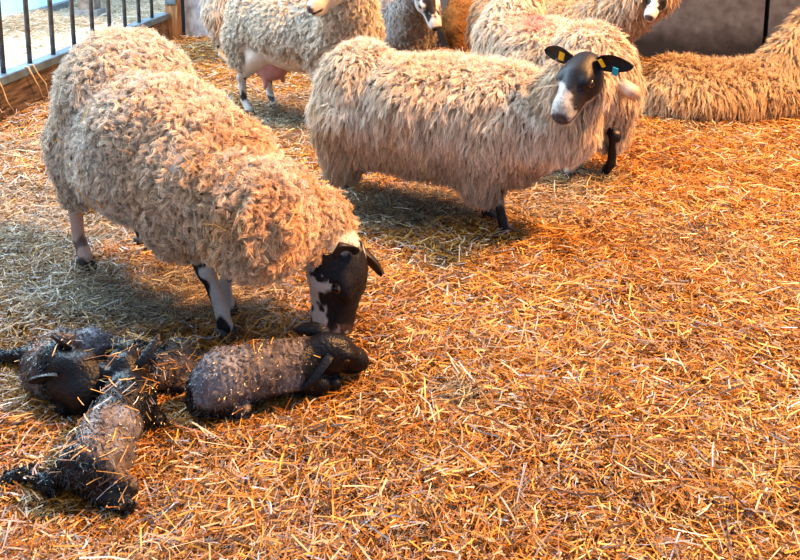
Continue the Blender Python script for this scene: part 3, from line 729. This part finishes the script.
# lamb 3, lower, stretched towards the viewer
a_3, b_3 = at(92, 464, .07), at(128, 408, .075); hp3, hn3 = at(124, 362, .16), at(140, 386, .08)
L3 = [rc(a_3, b_3, .062, .068, .03), rc(b_3, at(124, 376, .11), .05, .036, .03), rc(at(100, 470, .06), at(112, 462, .06), .055, .05, .03),
      rc(at(84, 472, .05), at(66, 474, .05), .040, .026, .02), rc(at(66, 474, .05), at(52, 490, .022), .022, .017, .015), rc(at(52, 490, .022), at(28, 478, .022), .017, .015, .012), rc(at(28, 478, .022), at(8, 484, .014), .015, .016, .012),
      rc(at(104, 484, .04), at(126, 492, .03), .034, .024, .02), rc(at(126, 492, .03), at(102, 502, .018), .019, .015, .015), rc(at(102, 502, .018), at(128, 511, .014), .015, .017, .012),
      rc(at(140, 418, .045), at(160, 424, .022), .026, .016, .02)]
def dk3(p, HW, ax, s):
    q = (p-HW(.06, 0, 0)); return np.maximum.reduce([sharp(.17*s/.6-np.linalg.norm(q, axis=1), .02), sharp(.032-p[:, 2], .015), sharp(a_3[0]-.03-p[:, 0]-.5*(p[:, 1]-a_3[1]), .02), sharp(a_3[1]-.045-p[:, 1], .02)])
lamb(a_3*.5+b_3*.5, L3, (hp3, hn3-hp3, V(-.2, -.8, .6)), 'straw flecked newborn lamb stretched out with black hind legs reaching forward, lowest of the huddle', ((-.3, -.9, -.4), (-.3, .9, -.4)),
     ridge(a_3, b_3-a_3, 400, .003), 4800, dk3, hs=.60, straws=300)
# lamb 4, curled behind
a_4, b_4 = at(160, 372, .06), at(176, 366, .06); hp4, hn4 = at(134, 352, .11), at(112, 348, .06)
L4 = [rc(a_4, b_4, .056, .060, .03), rc(a_4, at(136, 356, .10), .045, .032, .03), rc(at(178, 382, .03), at(156, 387, .02), .026, .018, .02), rc(at(156, 387, .02), at(182, 391, .016), .016, .014, .015)]
def dk4(p, HW, ax, s):
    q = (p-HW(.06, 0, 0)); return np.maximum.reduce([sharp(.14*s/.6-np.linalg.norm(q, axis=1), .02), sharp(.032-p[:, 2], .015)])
lamb(a_4*.5+b_4*.5, L4, (hp4, hn4-hp4, V(-.1, .2, .9)), 'small curled lamb with brown straw covered rump, between the huddle and the nuzzled lamb', ((-.3, -.9, -.4), (-.3, .9, -.4)),
     ridge(a_4, b_4-a_4, 400, .003), 2600, dk4, hs=.54, straws=420)

# ------------------------------------------------------------------ straw caught in the fleeces
def cling(r, n, label, pr, lens=(.03, .09)):
    root, ff, (P, F) = r[0], r[4], r[5]; rng = np.random.default_rng(n)
    c = sample_surface(P, F, n, rng); nn = grad(ff, c, .006); m = pr(c); c = c[m]+nn[m]*.026; nn = nn[m]; k = len(c)
    t = nrm(np.cross(nn, rng.normal(0, 1, (k, 3)))); yaw = np.arctan2(t[:, 1], t[:, 0]); pit = np.arcsin(np.clip(t[:, 2], -1, 1))
    P_, F_, cc = straw_mesh(c, rng.uniform(*lens, k), rng.uniform(.0025, .0045, k), yaw, pit, rng.normal(0, .6, k), (rng.normal(0, .06, k), rng.uniform(0, 6.3, k)), PAL[rng.choice([0, 2, 4, 2], k)])
    o = part('clinging_straw', P_, F_, M_straw, root, cc, origin=root['_o']); o['kind'] = 'stuff'
cling(r1, 150, '', lambda c: c[:, 2] < .75); cling(r2, 90, '', lambda c: c[:, 2] < .8)
# the long stems hanging on the nuzzling ewe's flank
o = None
for i, (p0, p1) in enumerate([((180, 173), (187, 205)), ((190, 205), (206, 240)), ((165, 232), (184, 256))]):
    q0, q1 = atY(*p0, 2.46), atY(*p1, 2.40)
    tube_part('straw_stem', [q0, (q0+q1)/2+V(0, -.012, -.004), q1], [.004, .0045, .003], plain('stem', (.75, .48, .18), .5, var=.2), r1[0], 6)

# ------------------------------------------------------------------ floor and bedding
xs = np.arange(-6.5, 6.5, .06); ys = np.arange(.6, 9.6, .06); X, Yg = np.meshgrid(xs, ys, indexing='ij')
Z = ground_h(X, Yg); P = np.stack([X, Yg, Z], -1).reshape(-1, 3); nx, ny = X.shape
ii, jj = np.meshgrid(np.arange(nx-1), np.arange(ny-1), indexing='ij'); q = ii*ny+jj
F = np.stack([q, q+ny, q+ny+1, q+1], -1).reshape(-1, 4)
M_fl = plain('matted_bedding', (.30, .12, .02), .9, var=.5, scale=60., bump=.8, col2=(.06, .025, .008), bd=.02)
tag(part('floor', P, F, M_fl), kind='structure')
fx = at(0, 125)[:2]; fy = at(172, 41)[:2]         # line of the fence
rng = np.random.default_rng(99)
REG = [(-1.6, 1.6, 1.2, 2.6, 16000), (-2.2, 2.2, 2.6, 3.8, 11000), (-2.6, 3.0, 3.8, 5.2, 7000), (-2.4, 4.2, 5.2, 8.0, 4200)]
P, F, cc = bed('bedding', REG, 1.0, .045, rng, M_straw)
BD = (P, F, cc)
BLAB = ('golden straw and trampled hay covering the whole pen floor', 'straw')
# chaff: fine short pieces
k = 110000
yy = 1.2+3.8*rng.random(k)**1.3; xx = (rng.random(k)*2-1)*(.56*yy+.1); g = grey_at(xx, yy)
m = ((xx-fx[0])*fdd[1]-(yy-fx[1])*fdd[0] > .04); xx, yy, g = xx[m], yy[m], g[m]; k = len(xx)
near = np.min([np.hypot(xx-a[0], yy-a[1]) for a in LAMBS], axis=0)
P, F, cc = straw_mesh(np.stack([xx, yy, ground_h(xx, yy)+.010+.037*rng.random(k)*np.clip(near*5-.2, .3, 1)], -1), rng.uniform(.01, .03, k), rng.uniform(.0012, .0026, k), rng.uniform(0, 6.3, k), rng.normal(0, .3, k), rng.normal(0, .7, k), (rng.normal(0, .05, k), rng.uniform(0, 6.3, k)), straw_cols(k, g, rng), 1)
tag(part('straw_bedding', np.concatenate([BD[0], P]), np.concatenate([BD[1], F+len(BD[0])]), M_straw, None, np.concatenate([BD[2], cc]), smooth=False), *BLAB, None, 'stuff')
# outside the fence: paler straw, palette also raised to paint in the daylight
xs = rng.uniform(-4.3, -2.5, 16000); ys = rng.uniform(4.2, 12., 16000); k = len(xs)
hz = .16*np.clip(vnoise(xy3(xs, ys)*1.4, 9)+.2, 0, 1)
zo = lambda x, y: .02+.16*np.clip(vnoise(xy3(x, y)*1.4, 9)+.2, 0, 1)
col = np.array([(.84, .76, .62), (.74, .60, .42), (.90, .86, .78), (.60, .47, .32)])[rng.integers(0, 4, k)]
P, F, cc = straw_mesh(np.stack([xs, ys, hz+.02+.04*rng.random(k)], -1), rng.uniform(.06, .2, k), rng.uniform(.005, .010, k), rng.uniform(0, 6.3, k), rng.normal(0, .2, k), rng.normal(0, .6, k), (rng.normal(0, .06, k), rng.uniform(0, 6.3, k)), col)
tag(part('loose_straw', P, F, M_straw, None, cc, smooth=False), 'pale loose straw heaped in the daylit passage beyond the bars', 'straw', None, 'stuff')
X, Yg = np.meshgrid(np.arange(-4.5, -2.44, .08), np.arange(4., 12.5, .08), indexing='ij'); Z = zo(X, Yg)
P = np.stack([X, Yg, Z], -1).reshape(-1, 3); nx, ny = X.shape; ii, jj = np.meshgrid(np.arange(nx-1), np.arange(ny-1), indexing='ij'); q = ii*ny+jj
tag(part('floor_passage', P, np.stack([q, q+ny, q+ny+1, q+1], -1).reshape(-1, 4), plain('passage_litter', (.70, .62, .48), .9, var=.3, scale=30., bump=.6)), kind='structure')

# ------------------------------------------------------------------ fence
fd = V(*(fy-fx), 0); Lf = np.linalg.norm(fd); fd = nrm(fd); fn = V(fd[1], -fd[0], 0)      # fn towards the pen
A0 = V(*fx, 0)-fd*1.2; L2_ = Lf+1.2
axf = np.stack([fd, fn, V(0, 0, 1)])
M_rail = plain('blue_grey_painted_steel', (.16, .22, .28), .35, .3, var=.3, scale=8.); M_board = plain('weathered_board', (.19, .125, .085), .8, var=.5, scale=6., stretch=(1, 1, 8), bump=.4)
M_bar = plain('grey_galvanised_bar', (.13, .14, .17), .4, .5, var=.3, scale=20.); M_post = plain('brown_timber_post', (.34, .20, .10), .8, var=.4, scale=9., stretch=(4, 4, .6))
fe = thing('pen_fence', A0, 'barred steel pen fence on a low board wall with blue grey sill rail', 'fence')
P, F = boxes([(A0+fd*L2_/2+V(0, 0, .11)-fn*.06, axf, V(L2_/2, .035, .135))]); part('kickboard', P, F, M_board, fe, smooth=False, label='weathered brown lower board')
P, F = boxes([(A0+fd*L2_/2+V(0, 0, .255)-fn*.06, axf, V(L2_/2, .055, .030))]); o = part('sill_rail', P, F, M_rail, fe, smooth=False, label='blue grey steel sill rail')
b = o.modifiers.new('b', 'BEVEL'); b.width = .008; b.segments = 2
k = 0; t = 1.2-.80
while t < L2_-.05:
    p = A0+fd*t-fn*.06; tube_part('bar', [p+V(0, 0, .28), p+V(0, 0, 1.45)], .016, M_bar, fe, 12); t += .33
P, F = boxes([(A0+fd*L2_/2+V(0, 0, 1.47)-fn*.06, axf, V(L2_/2, .03, .03))]); part('top_rail', P, F, M_rail, fe, smooth=False)
# twists of straw hooked over the sill
rng = np.random.default_rng(5)
hx = []
for x_, y_ in ((14, 82), (38, 70), (43, 68)):
    hx.append(at(x_, y_+0, .27))
for i, p in enumerate(hx):
    q = A0+fd*((p-A0)@fd)+V(0, 0, .29); cen = []
    tube_part('straw_wisp', [q+fn*-.02, q+fn*.005+V(0, 0, .0), q+fn*.02+V(0, 0, -.06)+fd*.02, q+fn*.025+V(0, 0, -.15)+fd*(.05+.03*i), q+fn*.05+V(0, 0, -.24)+fd*.09], [.004, .005, .006, .005, .002], plain('wisp', (.66, .48, .28), .8, var=.3), None, 6)
    o = C.objects[-1]
    bpy.data.objects[o.name].location = (0, 0, 0)
wisps = [o for o in C.objects if o.name.startswith('straw_wisp')]
for i, o in enumerate(wisps): tag(o, ['wisp of straw hooked over the sill rail nearest the viewer', 'wisp of straw hanging on the sill rail, middle of the three', 'wisp of straw hanging on the sill rail close to the ewe\'s rump'][i], 'straw', 'straw wisps hanging on the sill rail')
pt = thing('timber_post', A0+fd*(L2_+.05), 'brown timber post where the barred fence meets the concrete wall', 'post')
cp = A0+fd*(L2_+.08)
P, F = boxes([(cp+V(0, 0, .9), axf, V(.06, .06, .9))]); part('upright', P, F, M_post, pt, smooth=False)
P, F = boxes([(cp+V(0, 0, .42)-fd*.068, axf, V(.008, .05, .05)), (cp+V(0, 0, .22)-fd*.066, axf, V(.006, .05, .03))]); part('bracket', P[:8], F[:6], M_rail, pt, smooth=False)
# post and pale sheeting beyond
po = thing('passage_post', (-3.75, 9.6, 0), 'pale brown post standing in the daylit passage beyond the bars', 'post')
P, F = boxes([(V(-3.75, 9.6, 1.0), np.eye(3), V(.10, .10, 1.0))]); part('upright', P, F, plain('pale_post', (.50, .42, .36), .8, var=.3), po, smooth=False)
P, F = boxes([(V(-3.75, 9.6, .06), np.eye(3), V(.14, .14, .06))]); part('footing', P, F, plain('pale_footing', (.5, .5, .52), .8), po, smooth=False)

# ------------------------------------------------------------------ walls
def concrete(name, light, dark, zsplit, joints=()):
    m, nt, out = new_mat(name); p = N(nt, 'ShaderNodeBsdfPrincipled', Roughness=.85)
    tc = N(nt, 'ShaderNodeTexCoord'); sp = N(nt, 'ShaderNodeSeparateXYZ'); nt.links.new(tc.outputs['Object'], sp.inputs[0])
    nz = N(nt, 'ShaderNodeTexNoise', Scale=3.0, Detail=8.0, Roughness=.65); nt.links.new(tc.outputs['Object'], nz.inputs['Vector'])
    ad = N(nt, 'ShaderNodeMath', operation='MULTIPLY_ADD'); nt.links.new(nz.outputs['Fac'], ad.inputs[0]); ad.inputs[1].default_value = .45; nt.links.new(sp.outputs['Z'], ad.inputs[2])
    mr = N(nt, 'ShaderNodeMapRange'); mr.inputs['From Min'].default_value = zsplit+.16; mr.inputs['From Max'].default_value = zsplit+.34; nt.links.new(ad.outputs[0], mr.inputs['Value'])
    mx = N(nt, 'ShaderNodeMixRGB'); mx.inputs[1].default_value = (*dark, 1); mx.inputs[2].default_value = (*light, 1); nt.links.new(mr.outputs[0], mx.inputs[0])
    n2 = N(nt, 'ShaderNodeTexNoise', Scale=14.0, Detail=8.0); nt.links.new(tc.outputs['Object'], n2.inputs['Vector'])
    m2 = N(nt, 'ShaderNodeMixRGB', blend_type='MULTIPLY'); m2.inputs[0].default_value = .8; nt.links.new(mx.outputs[0], m2.inputs[1])
    r = N(nt, 'ShaderNodeValToRGB'); r.color_ramp.elements[0].color = (.45, .43, .42, 1); r.color_ramp.elements[0].position = .3; r.color_ramp.elements[1].position = .65
    nt.links.new(n2.outputs['Fac'], r.inputs[0]); nt.links.new(r.outputs[0], m2.inputs[2]); nt.links.new(m2.outputs[0], p.inputs['Base Color'])
    b = N(nt, 'ShaderNodeBump', Strength=.3, Distance=.01); nt.links.new(n2.outputs['Fac'], b.inputs['Height']); nt.links.new(b.outputs[0], p.inputs['Normal'])
    nt.links.new(p.outputs[0], out.inputs[0]); return m
wd = nrm(V(1, -.28, 0)); wn = V(-wd[1], wd[0], 0); w0 = V(*(cp[:2]+V(.08, .10)), 0)
axw = np.stack([wd, wn, V(0, 0, 1)])
MA = concrete('pale_concrete', (.36, .38, .42), (.20, .20, .22), -.1); MB_ = concrete('stained_concrete', (.095, .095, .105), (.018, .017, .020), .22)
bs = []; t = 0.0
for j, w_ in enumerate((1.15, 2.5, 1.84, .9, 2.5)):
    bs.append((w0+wd*(t+w_/2-.01)+wn*.08+V(0, 0, .95), axw, V(w_/2-.018, .08, 1.0))); t += w_
P, F = boxes(bs[:1]); tag(part('wall_left', P, F, MA, None, smooth=False), kind='structure')
P, F = boxes(bs[1:]); tag(part('wall_back', P, F, MB_, None, smooth=False), kind='structure')
P, F = boxes([(w0+wd*4.5+wn*.13+V(0, 0, .95), axw, V(4.6, .03, .99))]); tag(part('wall_joint_backing', P, F, plain('dark_joint', (.03, .03, .03), .9), None, smooth=False), kind='structure')
# sheeting beyond the passage, emission added to stand for its daylight
m, nt, out = new_mat('emissive_sheeting'); e = N(nt, 'ShaderNodeEmission', Strength=1.0); e.inputs['Color'].default_value = (.50, .80, 1.0, 1)
tc = N(nt, 'ShaderNodeTexCoord'); wv = N(nt, 'ShaderNodeTexWave', Scale=3.0); wv.bands_direction = 'Y'; nt.links.new(tc.outputs['Object'], wv.inputs['Vector'])
dd_ = N(nt, 'ShaderNodeBsdfDiffuse'); dd_.inputs['Color'].default_value = (.42, .68, .85, 1); ash = N(nt, 'ShaderNodeAddShader'); nt.links.new(e.outputs[0], ash.inputs[0]); nt.links.new(dd_.outputs[0], ash.inputs[1]); nt.links.new(ash.outputs[0], out.inputs[0])
e.inputs['Strength'].default_value = .42
P, F = boxes([(V(-4.45, 8.0, 1.35), np.eye(3), V(.03, 4.5, 1.3))]); tag(part('wall_passage', P, F, m, None, smooth=False), kind='structure')
P, F = boxes([(V(-4.38, 8.0, .03), np.eye(3), V(.05, 4.5, .09))]); tag(part('baseboard_passage', P, F, plain('grey_kerb', (.30, .34, .38), .7), None, smooth=False), kind='structure')
P, F = boxes([(V(-3.4, 12.5, 1.3), np.eye(3), V(1.1, .03, 1.35))]); tag(part('wall_passage_end', P, F, m, None, smooth=False), kind='structure')

# ------------------------------------------------------------------ light
w = bpy.data.worlds.new('world'); bpy.context.scene.world = w; w.use_nodes = True
bg = w.node_tree.nodes['Background']; bg.inputs[0].default_value = (.55, .74, 1.0, 1); bg.inputs[1].default_value = .58
def area(name, loc, tgt, size, power, col, sy=None):
    ld = bpy.data.lights.new(name, 'AREA'); ld.energy = power; ld.color = col; ld.size = size
    if sy: ld.shape = 'RECTANGLE'; ld.size_y = sy
    o = bpy.data.objects.new(name, ld); C.objects.link(o); o.location = loc
    o.rotation_euler = (Vector(tgt)-Vector(loc)).to_track_quat('-Z', 'Y').to_euler(); return o
area('heat_lamp', (3.6, 2.9, 4.6), (.2, 3.2, 0),   .5, 720, (1.0, .50, .16))
area('left_daylight_fill', (-4.1, 5.6, 2.6), (-.8, 3.4, .4), 2.2, 300, (.62, .82, 1.0), 3.0)  # added out-of-frame area lamp, cool daylight on the left edges of the ewes
area('passage_daylight', (-3.4, 7.5, 3.6), (-3.4, 7.5, 0), 1.4, 75, (.80, .92, 1.0), 6.0)
area('upper_left_fill', (-2.2, 4.6, 4.6), (-.8, 3.4, 0), 3.0, 250, (.70, .86, 1.0), 4.0)  # unseen area lamp added for bluish highlights along the fleece tops
sc = bpy.context.scene
sc.view_settings.view_transform = 'Standard'; sc.view_settings.look = 'Medium High Contrast'; sc.view_settings.exposure = 0.4
sc.cycles.use_denoising = True
for o in bpy.data.objects:
    if '_o' in o: del o['_o']
